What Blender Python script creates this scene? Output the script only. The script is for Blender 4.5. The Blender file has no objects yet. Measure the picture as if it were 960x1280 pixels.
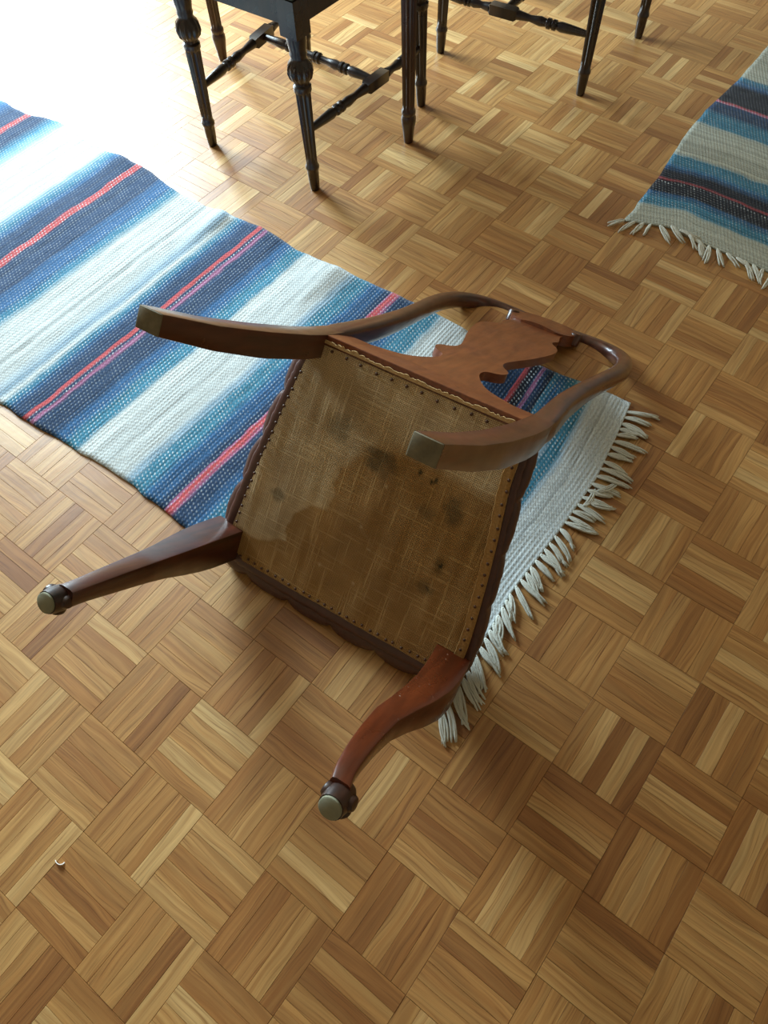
import bpy, math, random
import numpy as np
from mathutils import Matrix, Vector

random.seed(7)
rng = np.random.default_rng(7)
sc = bpy.context.scene
PI = math.pi

# ------------------------------------------------------------------ camera
def rod(r):
    r = np.array(r, float)
    t = np.linalg.norm(r); k = r / t
    X = np.array([[0, -k[2], k[1]], [k[2], 0, -k[0]], [-k[1], k[0], 0]])
    return np.eye(3) + math.sin(t) * X + (1 - math.cos(t)) * X @ X

CELL = 0.13                                   # one parquet square, metres
FPX = 943.27
RC = rod([2.49584795, 0.83239549, -0.26073398])
TC = np.array([0.83570858, 4.44272371, 8.41127530]) * CELL
CAM = -RC.T @ TC
cd = bpy.data.cameras.new('camera')
cam = bpy.data.objects.new('camera', cd)
sc.collection.objects.link(cam)
m = Matrix.Identity(4)
for i in range(3):
    m[i][0] = RC[0][i]; m[i][1] = -RC[1][i]; m[i][2] = -RC[2][i]; m[i][3] = CAM[i]
cam.matrix_world = m
cd.sensor_fit = 'HORIZONTAL'; cd.sensor_width = 36.0
cd.lens = FPX * 36.0 / 960.0
cd.clip_start = 0.02; cd.clip_end = 100
sc.camera = cam

# ------------------------------------------------------------------ light
w = bpy.data.worlds.new('world'); sc.world = w; w.use_nodes = True
bg = w.node_tree.nodes['Background']
bg.inputs['Color'].default_value = (1.0, 0.93, 0.80, 1)
bg.inputs['Strength'].default_value = 0.30

def area_light(name, loc, target, sx, sy, energy, color):
    l = bpy.data.lights.new(name, 'AREA'); l.shape = 'RECTANGLE'
    l.size = sx; l.size_y = sy; l.energy = energy; l.color = color
    o = bpy.data.objects.new(name, l); sc.collection.objects.link(o)
    o.location = loc
    d = Vector(target) - Vector(loc)
    o.rotation_euler = d.to_track_quat('-Z', 'Y').to_euler()
    return o
WX = -4.1                                      # the window wall stands left of the picture
area_light('window_daylight', (WX + 0.03, 1.68, 1.50), (WX + 1.03, 1.68, 1.50), 1.75, 1.45, 390, (0.72, 0.90, 1.0))

sc.view_settings.view_transform = 'Standard'
sc.view_settings.look = 'None'
sc.view_settings.gamma = 1.0
sc.view_settings.use_curve_mapping = False
sc.view_settings.exposure = 0.08

# ------------------------------------------------------------------ helpers
def link(o, parent=None):
    sc.collection.objects.link(o)
    if parent is not None: o.parent = parent
    return o

def mesh(name, verts, faces, mat=None, smooth=False, sharp=None):
    me = bpy.data.meshes.new(name)
    me.from_pydata([tuple(map(float, v)) for v in verts], [], [tuple(int(i) for i in f) for f in faces])
    me.validate(); me.update()
    if mat: me.materials.append(mat)
    if smooth:
        me.shade_smooth()
        if sharp is not None:
            me.set_sharp_from_angle(angle=math.radians(sharp))
    return me

def obj(name, verts, faces, mat, parent=None, smooth=False, sharp=None, label=None):
    o = bpy.data.objects.new(name, mesh(name, verts, faces, mat, smooth, sharp))
    if label: o['label'] = label
    return link(o, parent)

def bevel(o, wdt, seg=2, ang=35):
    b = o.modifiers.new('bevel', 'BEVEL'); b.width = wdt; b.segments = seg
    b.limit_method = 'ANGLE'; b.angle_limit = math.radians(ang); b.harden_normals = False
    return o

def empty(name, loc, label, cat, rot=None, group=None):
    o = bpy.data.objects.new(name, None); link(o)
    o.empty_display_size = 0.05
    if rot is not None:
        mm = Matrix.Identity(4)
        for i in range(3):
            for j in range(3): mm[i][j] = float(rot[i][j])
        mm.translation = Vector(loc); o.matrix_world = mm
    else: o.location = loc
    o['label'] = label; o['category'] = cat
    if group: o['group'] = group
    return o

class MB:
    def __init__(s): s.v = []; s.f = []
    def add(s, v, f):
        k = len(s.v); s.v += [tuple(map(float, p)) for p in v]; s.f += [tuple(i + k for i in q) for q in f]
        return s
    def box(s, a, b):
        x0, y0, z0 = a; x1, y1, z1 = b
        return s.add([(x0,y0,z0),(x1,y0,z0),(x1,y1,z0),(x0,y1,z0),(x0,y0,z1),(x1,y0,z1),(x1,y1,z1),(x0,y1,z1)],
                     [(3,2,1,0),(4,5,6,7),(0,1,5,4),(1,2,6,5),(2,3,7,6),(3,0,4,7)])
    def loft(s, rings, cap=True, closed=True):
        n = len(rings[0]); v = [p for r in rings for p in r]; f = []
        for i in range(len(rings) - 1):
            for j in range(n if closed else n - 1):
                a = i*n + j; b = i*n + (j+1) % n
                f.append((a, b, b + n, a + n))
        if cap:
            f.append(tuple(range(n))[::-1]); f.append(tuple((len(rings)-1)*n + j for j in range(n)))
        return s.add(v, f)
    def shift(s, o):
        s.v = [(p[0]+o[0], p[1]+o[1], p[2]+o[2]) for p in s.v]; return s
    def obj(s, name, mat, parent=None, smooth=False, sharp=None, label=None):
        return obj(name, s.v, s.f, mat, parent, smooth, sharp, label)

def superring(c, ux, uy, a, b, n=16, e=2.0):
    """ring of a rounded-square section; e=2 circle, e large = square"""
    out = []
    for k in range(n):
        t = 2*PI*(k + .5)/n
        ct, st = math.cos(t), math.sin(t)
        x = math.copysign(abs(ct)**(2/e), ct)*a; y = math.copysign(abs(st)**(2/e), st)*b
        out.append(tuple(np.array(c) + np.array(ux)*x + np.array(uy)*y))
    return out

def rectring(c, a, b, r):
    """axis aligned rectangle with small rounded corners"""
    out = []
    for sx, sy, t0 in ((1, 1, 0), (-1, 1, 90), (-1, -1, 180), (1, -1, 270)):
        for t in (0, 45, 90):
            t = math.radians(t0 + t)
            out.append((c[0] + sx*(a-r) + r*math.cos(t), c[1] + sy*(b-r) + r*math.sin(t), c[2]))
    return out

def interp(tab, z):
    xs = [t[0] for t in tab]
    return [float(np.interp(z, xs, [t[k] for t in tab])) for k in range(1, len(tab[0]))]

def smooth_curve(pts, n):
    """Catmull-Rom through pts (any dim), n samples, uniform in arc length"""
    P = np.array(pts, float); P = np.vstack([2*P[0]-P[1], P, 2*P[-1]-P[-2]])
    out = []
    for i in range(1, len(P)-2):
        for t in np.linspace(0, 1, 12, endpoint=False):
            a, b, c, d = P[i-1], P[i], P[i+1], P[i+2]
            out.append(.5*((2*b)+(-a+c)*t+(2*a-5*b+4*c-d)*t*t+(-a+3*b-3*c+d)*t**3))
    out.append(P[-2]); out = np.array(out)
    s = np.r_[0, np.cumsum(np.linalg.norm(np.diff(out, axis=0), axis=1))]
    u = np.linspace(0, s[-1], n)
    return np.array([np.interp(u, s, out[:, k]) for k in range(out.shape[1])]).T

def lathe(profile, axis_pts=None, n=20, flute=None, origin=(0,0,0), axis=(0,0,1)):
    """profile [(h, r)], rings about axis; flute(h) -> (depth, count)"""
    ax = Vector(axis).normalized(); q = ax.to_track_quat('Z', 'Y')
    ux, uy = q @ Vector((1,0,0)), q @ Vector((0,1,0))
    rings = []
    for h, r in profile:
        dpt, cnt = flute(h) if flute else (0, 1)
        ring = []
        for k in range(n):
            t = 2*PI*k/n
            rr = r*(1 - dpt*(.5 - .5*math.cos(cnt*t)))
            ring.append(tuple(Vector(origin) + ax*h + ux*(rr*math.cos(t)) + uy*(rr*math.sin(t))))
        rings.append(ring)
    return rings

def vnoise(x, y, seed=0):
    """cheap smooth value noise, arrays in, arrays out, about -1..1"""
    r = np.random.default_rng(seed).uniform(-1, 1, (64, 64))
    xi = np.floor(x).astype(int); yi = np.floor(y).astype(int)
    fx = x - xi; fy = y - yi; fx = fx*fx*(3-2*fx); fy = fy*fy*(3-2*fy)
    g = lambda i, j: r[i % 64, j % 64]
    return (g(xi,yi)*(1-fx)+g(xi+1,yi)*fx)*(1-fy)+(g(xi,yi+1)*(1-fx)+g(xi+1,yi+1)*fx)*fy

def set_attr(me, name, kind, dom, data):
    a = me.attributes.new(name, kind, dom)
    key = {'FLOAT': 'value', 'FLOAT_VECTOR': 'vector', 'FLOAT_COLOR': 'color'}[kind]
    a.data.foreach_set(key, np.asarray(data, np.float32).ravel())

# ------------------------------------------------------------------ materials
def lin(r, g, b):
    f = lambda c: (c/255/12.92) if c/255 <= .04045 else ((c/255+.055)/1.055)**2.4
    return (f(r), f(g), f(b), 1)

class NT:
    def __init__(s, name):
        s.m = bpy.data.materials.new(name); s.m.use_nodes = True; s.t = s.m.node_tree
        s.p = s.t.nodes['Principled BSDF']
    def n(s, typ, **kw):
        nd = s.t.nodes.new(typ)
        for k, v in kw.items():
            if k.startswith('i_'):
                key = k[2:]; key = int(key) if key.isdigit() else key.replace('_', ' ')
                nd.inputs[key].default_value = v
            else: setattr(nd, k, v)
        return nd
    def l(s, a, b): s.t.links.new(a, b)
    def ramp(s, stops, fac=None, interp='LINEAR'):
        r = s.n('ShaderNodeValToRGB'); r.color_ramp.interpolation = interp
        e = r.color_ramp.elements
        while len(e) > 1: e.remove(e[-1])
        e[0].position = stops[0][0]; e[0].color = stops[0][1]
        for p, c in stops[1:]:
            q = e.new(p); q.color = c
        if fac is not None: s.l(fac, r.inputs[0])
        return r
    def noise(s, vec, scale, detail=4, rough=.55, dist=0.0):
        nd = s.n('ShaderNodeTexNoise'); nd.inputs['Scale'].default_value = scale
        nd.inputs['Detail'].default_value = detail; nd.inputs['Roughness'].default_value = rough
        nd.inputs['Distortion'].default_value = dist
        if vec is not None: s.l(vec, nd.inputs['Vector'])
        return nd
    def mapping(s, vec, scale=(1,1,1), loc=(0,0,0), rot=(0,0,0)):
        nd = s.n('ShaderNodeMapping'); nd.inputs['Scale'].default_value = scale
        nd.inputs['Location'].default_value = loc; nd.inputs['Rotation'].default_value = rot
        s.l(vec, nd.inputs['Vector']); return nd.outputs[0]
    def mix(s, fac, a, b, mode='MIX'):
        nd = s.n('ShaderNodeMix', data_type='RGBA', blend_type=mode)
        for sock, v in ((nd.inputs[0], fac), (nd.inputs[6], a), (nd.inputs[7], b)):
            if hasattr(v, 'links') or isinstance(v, bpy.types.NodeSocket): s.l(v, sock)
            else: sock.default_value = v
        return nd.outputs[2]
    def math(s, op, a, b=0.0):
        nd = s.n('ShaderNodeMath', operation=op)
        for sock, v in ((nd.inputs[0], a), (nd.inputs[1], b)):
            if isinstance(v, bpy.types.NodeSocket): s.l(v, sock)
            else: sock.default_value = v
        return nd.outputs[0]
    def bump(s, h, strength, dist=.001, prev=None):
        nd = s.n('ShaderNodeBump'); nd.inputs['Strength'].default_value = strength
        nd.inputs['Distance'].default_value = dist
        s.l(h, nd.inputs['Height'])
        if prev is not None: s.l(prev, nd.inputs['Normal'])
        return nd.outputs[0]
    def geo(s): return s.n('ShaderNodeTexCoord').outputs['Object']

def mat_parquet():
    t = NT('parquet_oak')
    gc = t.n('ShaderNodeAttribute', attribute_name='grain').outputs['Vector']
    tone = t.n('ShaderNodeAttribute', attribute_name='tone').outputs['Fac']
    rnd = t.n('ShaderNodeObjectInfo').outputs['Random']
    off = t.n('ShaderNodeCombineXYZ'); t.l(t.math('MULTIPLY', rnd, 37.0), off.inputs[2])
    add = t.n('ShaderNodeVectorMath', operation='ADD'); t.l(gc, add.inputs[0]); t.l(off.outputs[0], add.inputs[1])
    v = add.outputs[0]
    warp = t.noise(t.mapping(v, (5, 14, 1)), 1.0, 2)
    wv = t.n('ShaderNodeVectorMath', operation='MULTIPLY_ADD')
    t.l(warp.outputs['Color'], wv.inputs[0]); wv.inputs[1].default_value = (0, .034, 0); t.l(v, wv.inputs[2])
    g1 = t.noise(t.mapping(wv.outputs[0], (3.5, 130, 1)), 1.0, 3, .6)
    g2 = t.noise(t.mapping(wv.outputs[0], (9, 420, 1)), 1.0, 2, .6)
    g3 = t.noise(t.mapping(wv.outputs[0], (5, 62, 1)), 1.0, 2, .5, .6)
    base = t.ramp([(0.0, lin(132, 86, 42)), (.28, lin(168, 118, 62)), (.55, lin(192, 147, 86)), (.8, lin(215, 180, 120)), (1, lin(230, 204, 150))], tone).outputs[0]
    f1 = t.ramp([(.36, (0,0,0,1)), (.60, (1,1,1,1))], g1.outputs['Fac']).outputs[0]
    c = t.mix(t.math('MULTIPLY', f1, .62), base, t.mix(1.0, base, (.60, .45, .32, 1), 'MULTIPLY'))
    f2 = t.ramp([(.56, (0,0,0,1)), (.72, (1,1,1,1))], g2.outputs['Fac']).outputs[0]
    c = t.mix(t.math('MULTIPLY', f2, .70), c, t.mix(1.0, c, (.42, .28, .18, 1), 'MULTIPLY'))
    f3 = t.ramp([(.35, (.0,.0,.0,1)), (.65, (1,1,1,1))], g3.outputs['Fac']).outputs[0]
    c = t.mix(t.math('MULTIPLY', f3, .6), c, t.mix(1.0, c, (1.32, 1.26, 1.2, 1), 'MULTIPLY'))
    t.l(c, t.p.inputs['Base Color'])
    geo = t.n('ShaderNodeNewGeometry').outputs['Position']
    sm = t.noise(geo, 3.0, 4)
    r = t.ramp([(.3, (.33,)*3+(1,)), (.75, (.45,)*3+(1,))], sm.outputs['Fac']).outputs[0]
    t.l(r, t.p.inputs['Roughness'])
    t.p.inputs['Specular IOR Level'].default_value = .6
    t.p.inputs['Coat Weight'].default_value = .5; t.p.inputs['Coat Roughness'].default_value = .52
    uneven = t.noise(geo, 26.0, 2)
    b0 = t.bump(uneven.outputs['Fac'], .25, .0015)
    t.l(t.bump(g1.outputs['Fac'], .25, .0004, b0), t.p.inputs['Normal'])
    return t.m

def mat_simple(name, col, rough=.6, spec=.4, bump=0, bscale=80, var=0.0, coat=0):
    t = NT(name)
    v = t.geo()
    nz = t.noise(v, bscale, 4)
    c2 = tuple(min(1, x*(1-var)) for x in col[:3]) + (1,)
    c3 = tuple(min(1, x*(1+var)) for x in col[:3]) + (1,)
    t.l(t.mix(nz.outputs['Fac'], c2, c3), t.p.inputs['Base Color'])
    t.p.inputs['Roughness'].default_value = rough; t.p.inputs['Specular IOR Level'].default_value = spec
    t.p.inputs['Coat Weight'].default_value = coat; t.p.inputs['Coat Roughness'].default_value = .18
    if bump: t.l(t.bump(nz.outputs['Fac'], bump, .001), t.p.inputs['Normal'])
    return t.m

def mat_wood(name, dark, light, rough=.32, scale=(40, 40, 5), wear=0.0, speck=0.0, coat=.25):
    t = NT(name)
    v = t.geo()
    warp = t.noise(t.mapping(v, (4, 4, 4)), 1, 2)
    wv = t.n('ShaderNodeVectorMath', operation='MULTIPLY_ADD')
    t.l(warp.outputs['Color'], wv.inputs[0]); wv.inputs[1].default_value = (.03, .03, .03); t.l(v, wv.inputs[2])
    g = t.noise(t.mapping(wv.outputs[0], scale), 1.0, 5, .6)
    c = t.ramp([(.30, dark), (.68, light)], g.outputs['Fac']).outputs[0]
    if wear:
        wz = t.noise(v, 14, 5, .7)
        wf = t.ramp([(.56, (0,0,0,1)), (.66, (1,1,1,1))], wz.outputs['Fac']).outputs[0]
        c = t.mix(t.math('MULTIPLY', wf, wear), c, (.02, .012, .009, 1))
    if speck:
        s = t.n('ShaderNodeTexVoronoi', feature='F1'); s.inputs['Scale'].default_value = 95
        t.l(v, s.inputs['Vector'])
        sf = t.ramp([(.05, (1,1,1,1)), (.16, (0,0,0,1))], s.outputs['Distance']).outputs[0]
        msk = t.ramp([(.52, (0,0,0,1)), (.60, (1,1,1,1))], t.noise(v, 22, 3).outputs['Fac']).outputs[0]
        c = t.mix(t.math('MULTIPLY', t.math('MULTIPLY', sf, msk), speck), c, lin(190, 160, 140))
    t.l(c, t.p.inputs['Base Color'])
    rr = t.ramp([(.3, (rough*.8,)*3+(1,)), (.8, (rough*1.35,)*3+(1,))], t.noise(v, 18, 4).outputs['Fac']).outputs[0]
    t.l(rr, t.p.inputs['Roughness'])
    t.p.inputs['Specular IOR Level'].default_value = .5
    t.p.inputs['Coat Weight'].default_value = coat; t.p.inputs['Coat Roughness'].default_value = .2
    t.l(t.bump(g.outputs['Fac'], .12, .0006), t.p.inputs['Normal'])
    return t.m

def mat_rug(name, axis):
    """weft rows lie across `axis` (0: rows advance along x, 1: along y)"""
    t = NT(name)
    v = t.geo()
    col = t.n('ShaderNodeAttribute', attribute_name='stripe').outputs['Color']
    dots = t.n('ShaderNodeAttribute', attribute_name='dots').outputs['Fac']
    sep = t.n('ShaderNodeSeparateXYZ'); t.l(v, sep.inputs[0])
    a = sep.outputs[axis]; b = sep.outputs[1-axis]
    wob = t.noise(v, 9, 2)
    a = t.math('ADD', a, t.math('MULTIPLY', wob.outputs['Fac'], .006))
    b = t.math('ADD', b, t.math('MULTIPLY', t.noise(t.mapping(v, (60, 60, 1)), 1, 1).outputs['Fac'], .004))
    ra = t.math('MULTIPLY', a, 1/.0085)
    row = t.math('FLOOR', ra)
    fa = t.math('SUBTRACT', ra, row)
    sh = t.math('MULTIPLY', row, .5)
    rb = t.math('ADD', t.math('MULTIPLY', b, 1/.0088), sh)
    rb = t.math('ADD', rb, t.math('MULTIPLY', fa, .55))       # twill slant
    fb = t.math('SUBTRACT', rb, t.math('FLOOR', rb))
    da = t.math('ABSOLUTE', t.math('SUBTRACT', fa, .5)); db = t.math('ABSOLUTE', t.math('SUBTRACT', fb, .5))
    d = t.math('SQRT', t.math('ADD', t.math('POWER', t.math('MULTIPLY', da, 1.0), 2.0), t.math('POWER', t.math('MULTIPLY', db, 1.25), 2.0)))
    dot = t.ramp([(.20, (1,1,1,1)), (.36, (0,0,0,1))], d).outputs[0]
    vary = t.ramp([(.36, (.15,)*3+(1,)), (.6, (1,1,1,1))], t.noise(v, 60, 2).outputs['Fac']).outputs[0]
    c = t.mix(t.math('MULTIPLY', t.math('MULTIPLY', dot, dots), vary), col, (.74, .82, .84, 1))
    # dark gaps between the dots, fine thread grain
    thr = t.noise(t.mapping(v, (520, 150, 1) if axis == 0 else (150, 520, 1)), 1, 3, .7)
    tf = t.ramp([(.3, (.66, .66, .68, 1)), (.7, (1.12, 1.12, 1.12, 1))], thr.outputs['Fac']).outputs[0]
    c = t.mix(1.0, c, tf, 'MULTIPLY')
    t.l(c, t.p.inputs['Base Color'])
    t.p.inputs['Roughness'].default_value = .85; t.p.inputs['Specular IOR Level'].default_value = .25
    t.p.inputs['Sheen Weight'].default_value = .22; t.p.inputs['Sheen Roughness'].default_value = .4
    h = t.math('ADD', t.math('MULTIPLY', dot, .8), t.math('MULTIPLY', thr.outputs['Fac'], .5))
    t.l(t.bump(h, .55, .0022), t.p.inputs['Normal'])
    return t.m

def mat_burlap():
    t = NT('burlap')
    v = t.geo()
    st = t.n('ShaderNodeAttribute', attribute_name='stain').outputs['Fac']
    sm = t.n('ShaderNodeAttribute', attribute_name='smudge').outputs['Fac']
    rim = t.n('ShaderNodeAttribute', attribute_name='rim').outputs['Fac']
    wob = t.noise(v, 30, 2)
    wv = t.n('ShaderNodeVectorMath', operation='MULTIPLY_ADD')
    t.l(wob.outputs['Color'], wv.inputs[0]); wv.inputs[1].default_value = (.004, .004, 0); t.l(v, wv.inputs[2])
    sep = t.n('ShaderNodeSeparateXYZ'); t.l(wv.outputs[0], sep.inputs[0])
    def thread(ax, other, pitch):
        p = t.math('MULTIPLY', sep.outputs[ax], 2*PI/pitch)
        return t.math('ABSOLUTE', t.math('SINE', p))
    tx = thread(0, 1, .0052); ty = thread(1, 0, .0052)
    wz = t.math('MULTIPLY', tx, ty)
    sx = t.noise(t.mapping(v, (270, 10, 1)), 1, 1, .5); sy = t.noise(t.mapping(v, (10, 270, 1)), 1, 1, .5)
    slub = t.math('MAXIMUM', sx.outputs['Fac'], sy.outputs['Fac'])
    sl = t.ramp([(.57, (0,0,0,1)), (.70, (1,1,1,1))], slub).outputs[0]
    dry = t.mix(wz, lin(150, 122, 82), lin(252, 228, 186))
    wet = t.mix(wz, lin(134, 98, 54), lin(208, 168, 110))
    c = t.mix(st, dry, wet)
    c = t.mix(t.math('MULTIPLY', sl, .6), c, t.mix(st, lin(236, 214, 172), lin(206, 170, 114)))
    c = t.mix(t.math('MULTIPLY', rim, .5), c, lin(205, 176, 130))
    c = t.mix(t.math('MULTIPLY', sm, .62), c, lin(62, 62, 44))
    big = t.ramp([(.35, (.82, .80, .78, 1)), (.7, (1.08, 1.06, 1.0, 1))], t.noise(v, 12, 4).outputs['Fac']).outputs[0]
    c = t.mix(1.0, c, big, 'MULTIPLY')
    t.l(c, t.p.inputs['Base Color'])
    t.p.inputs['Roughness'].default_value = .9; t.p.inputs['Specular IOR Level'].default_value = .15
    t.l(t.bump(t.math('ADD', wz, sl), .8, .0015), t.p.inputs['Normal'])
    return t.m

M_PARQ = mat_parquet()
M_GAP = mat_simple('joint_dark', lin(92, 60, 32), .8, .2)
M_MAHO = mat_wood('mahogany', lin(50, 22, 14), lin(92, 44, 27), .34, (70, 70, 6), wear=.25, coat=.7)
M_ORANGE = mat_wood('worn_mahogany', lin(70, 29, 13), lin(108, 49, 23), .30, (60, 60, 6), wear=.15, speck=.75)
M_DARKMAHO = M_MAHO
M_SPLAT = mat_wood('splat_mahogany', lin(100, 50, 24), lin(132, 72, 36), .38, (90, 90, 7), wear=.0)
M_CAP = mat_simple('bare_leg_end', lin(120, 112, 90), .75, .3, .5, 70, .6)
M_GLIDE = mat_simple('felt_glide', lin(142, 142, 120), .7, .2, .4, 90, .25)
M_FOOT = mat_wood('carved_foot_wood', lin(24, 16, 13), lin(66, 36, 24), .38, (60, 60, 30), wear=.5)
M_LEATHER = mat_simple('dark_leather', lin(78, 47, 38), .42, .5, .5, 70, .45, .1)
M_BURLAP = mat_burlap()
M_HEM = mat_simple('burlap_hem', lin(168, 130, 80), .9, .15, 1.0, 330, .45)
M_FRAY = mat_simple('frayed_burlap', lin(196, 164, 116), .95, .15, 1.0, 380, .45)
M_TACK = mat_simple('rusty_tack', lin(78, 48, 28), .5, .5, .4, 200, .4)
M_RUG1 = mat_rug('rag_rug_weave_x', 0)
M_RUG2 = mat_rug('rag_rug_weave_y', 1)
M_FRINGE = mat_simple('cotton_fringe', lin(214, 216, 204), .9, .2, .8, 300, .12)
M_EBON = mat_wood('ebonised_wood', lin(20, 13, 11), lin(44, 28, 22), .30, (60, 60, 6), coat=.5)
M_TABLE = mat_wood('brown_table_wood', lin(34, 20, 14), lin(76, 44, 28), .32, (60, 60, 6), coat=.4)
M_SEAT = mat_simple('green_seat_fabric', lin(84, 96, 84), .9, .2, .5, 200, .3)

# ------------------------------------------------------------------ parquet floor
FX0, FX1, FY0, FY1 = -32, 17, -16, 31           # in squares
base = MB().box((FX0*CELL, FY0*CELL, -.03), (FX1*CELL, FY1*CELL, -.0035)).obj('floor', M_GAP)
base['kind'] = 'structure'
NS = 5
SW = CELL / NS
def strip_geo(L, W, gapl, gapw, drop=.0005, ch=.0003):
    l, b = L/2 - gapl, W/2 - gapw
    z0 = -.0042
    v = [(-l,-b,z0),(l,-b,z0),(l,b,z0),(-l,b,z0),(-l,-b,-drop),(l,-b,-drop),(l,b,-drop),(-l,b,-drop),
         (-l+ch,-b+ch,0),(l-ch,-b+ch,0),(l-ch,b-ch,0),(-l+ch,b-ch,0)]
    f = [(0,1,5,4),(1,2,6,5),(2,3,7,6),(3,0,4,7),(4,5,9,8),(5,6,10,9),(6,7,11,10),(7,4,8,11),(8,9,10,11)]
    return np.array(v), f
SV, SF = strip_geo(CELL, SW, .0003, .00010)
def tone_pick():
    r = rng.random()
    return float(np.clip(rng.normal(.50, .10), .2, .8) if r < .74 else (rng.uniform(.66, .88) if r < .90 else rng.uniform(.16, .36)))
cells = [(i, j) for i in range(FX0, FX1) for j in range(FY0, FY1)]
def screen(x, y, z=0):
    q = RC @ np.array([x, y, z]) + TC
    return FPX*q[0]/q[2] + 480, FPX*q[1]/q[2] + 640, q[2]
def hidden(x, y):
    return (-2.4 < x < -.26 and .26 < y < .88)
near = []
for (i, j) in cells:
    cx, cy = (i+.5)*CELL, (j+.5)*CELL
    u, v_, d = screen(cx, cy)
    if d > 0 and -20 < u < 980 and -20 < v_ < 1300 and not hidden(cx, cy): near.append((d, i, j))
near.sort(); near_set = {(i, j) for _, i, j in near[:60]}
variants = []
for k in range(40):
    me = mesh('parquet_strip', SV, SF, M_PARQ)
    o = rng.uniform(0, 50, 3)
    g = np.array([(p[0]+o[0], p[1]+o[1], o[2]) for p in SV])
    set_attr(me, 'grain', 'FLOAT_VECTOR', 'POINT', g)
    set_attr(me, 'tone', 'FLOAT', 'POINT', [tone_pick()]*len(SV))
    variants.append(me)
V, F, G, T = [], [], [], []
for (i, j) in cells:
    along_y = (i + j) % 2 == 0
    for s in range(NS):
        if along_y: cx, cy, rot = i*CELL + (s+.5)*SW, (j+.5)*CELL, PI/2
        else: cx, cy, rot = (i+.5)*CELL, j*CELL + (s+.5)*SW, 0
        dz = rng.uniform(-.0003, .0001)
        if (i, j) in near_set:
            o = bpy.data.objects.new('parquet_strip', variants[rng.integers(40)])
            o.location = (cx, cy, dz); o.rotation_euler = (0, 0, rot + (PI if rng.random() < .5 else 0))
            link(o, base)
        else:
            o = rng.uniform(0, 50, 3); k = len(V)
            tn = tone_pick()
            for p in SV:
                V.append((cx - p[1], cy + p[0], p[2]+dz) if along_y else (cx + p[0], cy + p[1], p[2]+dz))
                G.append((p[0]+o[0], p[1]+o[1], o[2])); T.append(tn)
            F += [tuple(a+k for a in f) for f in SF]
me = mesh('parquet_strips', V, F, M_PARQ)
set_attr(me, 'grain', 'FLOAT_VECTOR', 'POINT', G); set_attr(me, 'tone', 'FLOAT', 'POINT', T)
o = bpy.data.objects.new('parquet_strips', me); link(o, base); o['kind'] = 'stuff'

# ------------------------------------------------------------------ rag rugs
W_ = (.68, .75, .74); S_ = (.34, .52, .66); T_ = (.055, .25, .38); B_ = (.03, .13, .30); N_ = (.022, .060, .14)
K_ = (.010, .012, .022); R_ = (.60, .10, .11); P_ = (.42, .16, .30); C_ = (.60, .63, .52)
RUG1 = [(-2.75, W_, 0), (-2.26, W_, 0), (-2.22, T_, .7), (-2.18, B_, .2), (-2.14, N_, .2), (-2.099, N_, .2), (-2.096, R_, .8), (-2.080, R_, .8), (-2.077, N_, .2),
 (-2.03, N_, .3), (-2.00, T_, .5), (-1.97, S_, .6), (-1.95, W_, 0), (-1.79, W_, 0), (-1.775, S_, .7), (-1.75, T_, .8), (-1.73, B_, .5), (-1.71, N_, .15),
 (-1.664, N_, .2), (-1.661, R_, .9), (-1.646, R_, .9), (-1.643, N_, .4), (-1.575, N_, .25), (-1.56, B_, .2), (-1.53, B_, .6), (-1.50, T_, .8), (-1.475, W_, 0),
 (-1.36, W_, 0), (-1.325, S_, .3), (-1.310, W_, .3), (-1.295, T_, .9), (-1.278, B_, .6), (-1.262, N_, .2), (-1.236, N_, .2), (-1.234, R_, .0), (-1.227, R_, .0), (-1.225, N_, 1.), (-1.216, N_, 1.),
 (-1.214, P_, .2), (-1.206, P_, .2), (-1.203, N_, .3), (-1.16, N_, .3), (-1.14, B_, .2), (-1.125, B_, .6), (-1.11, T_, .8), (-1.085, T_, .9), (-1.075, W_, .0),
 (-.96, W_, 0), (-.94, S_, .5), (-.928, T_, .9), (-.90, T_, .8), (-.885, B_, .4), (-.865, B_, .3), (-.845, N_, .3), (-.838, N_, .6), (-.833, P_, .5), (-.830, R_, .2), (-.823, R_, .3), (-.819, P_, .5), (-.812, N_, .4),
 (-.79, N_, .3), (-.765, B_, .3), (-.74, T_, .7), (-.705, T_, .9), (-.695, W_, 0), (-.60, W_, 0), (-.545, W_, 0), (-.54, T_, .9), (-.52, B_, .5), (-.50, N_, .2), (-.452, N_, .2), (-.449, R_, 0), (-.441, R_, 0),
 (-.438, K_, 1.), (-.422, K_, 1.), (-.419, N_, .2), (-.41, P_, .4), (-.405, N_, .3), (-.385, K_, .3), (-.382, T_, .9), (-.365, B_, .8), (-.335, T_, .9), (-.325, S_, .9), (-.318, T_, .9), (-.295, T_, .9), (-.288, S_, .5), (-.272, W_, 0), (-.25, W_, 0), (-.18, W_, 0)]
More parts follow.
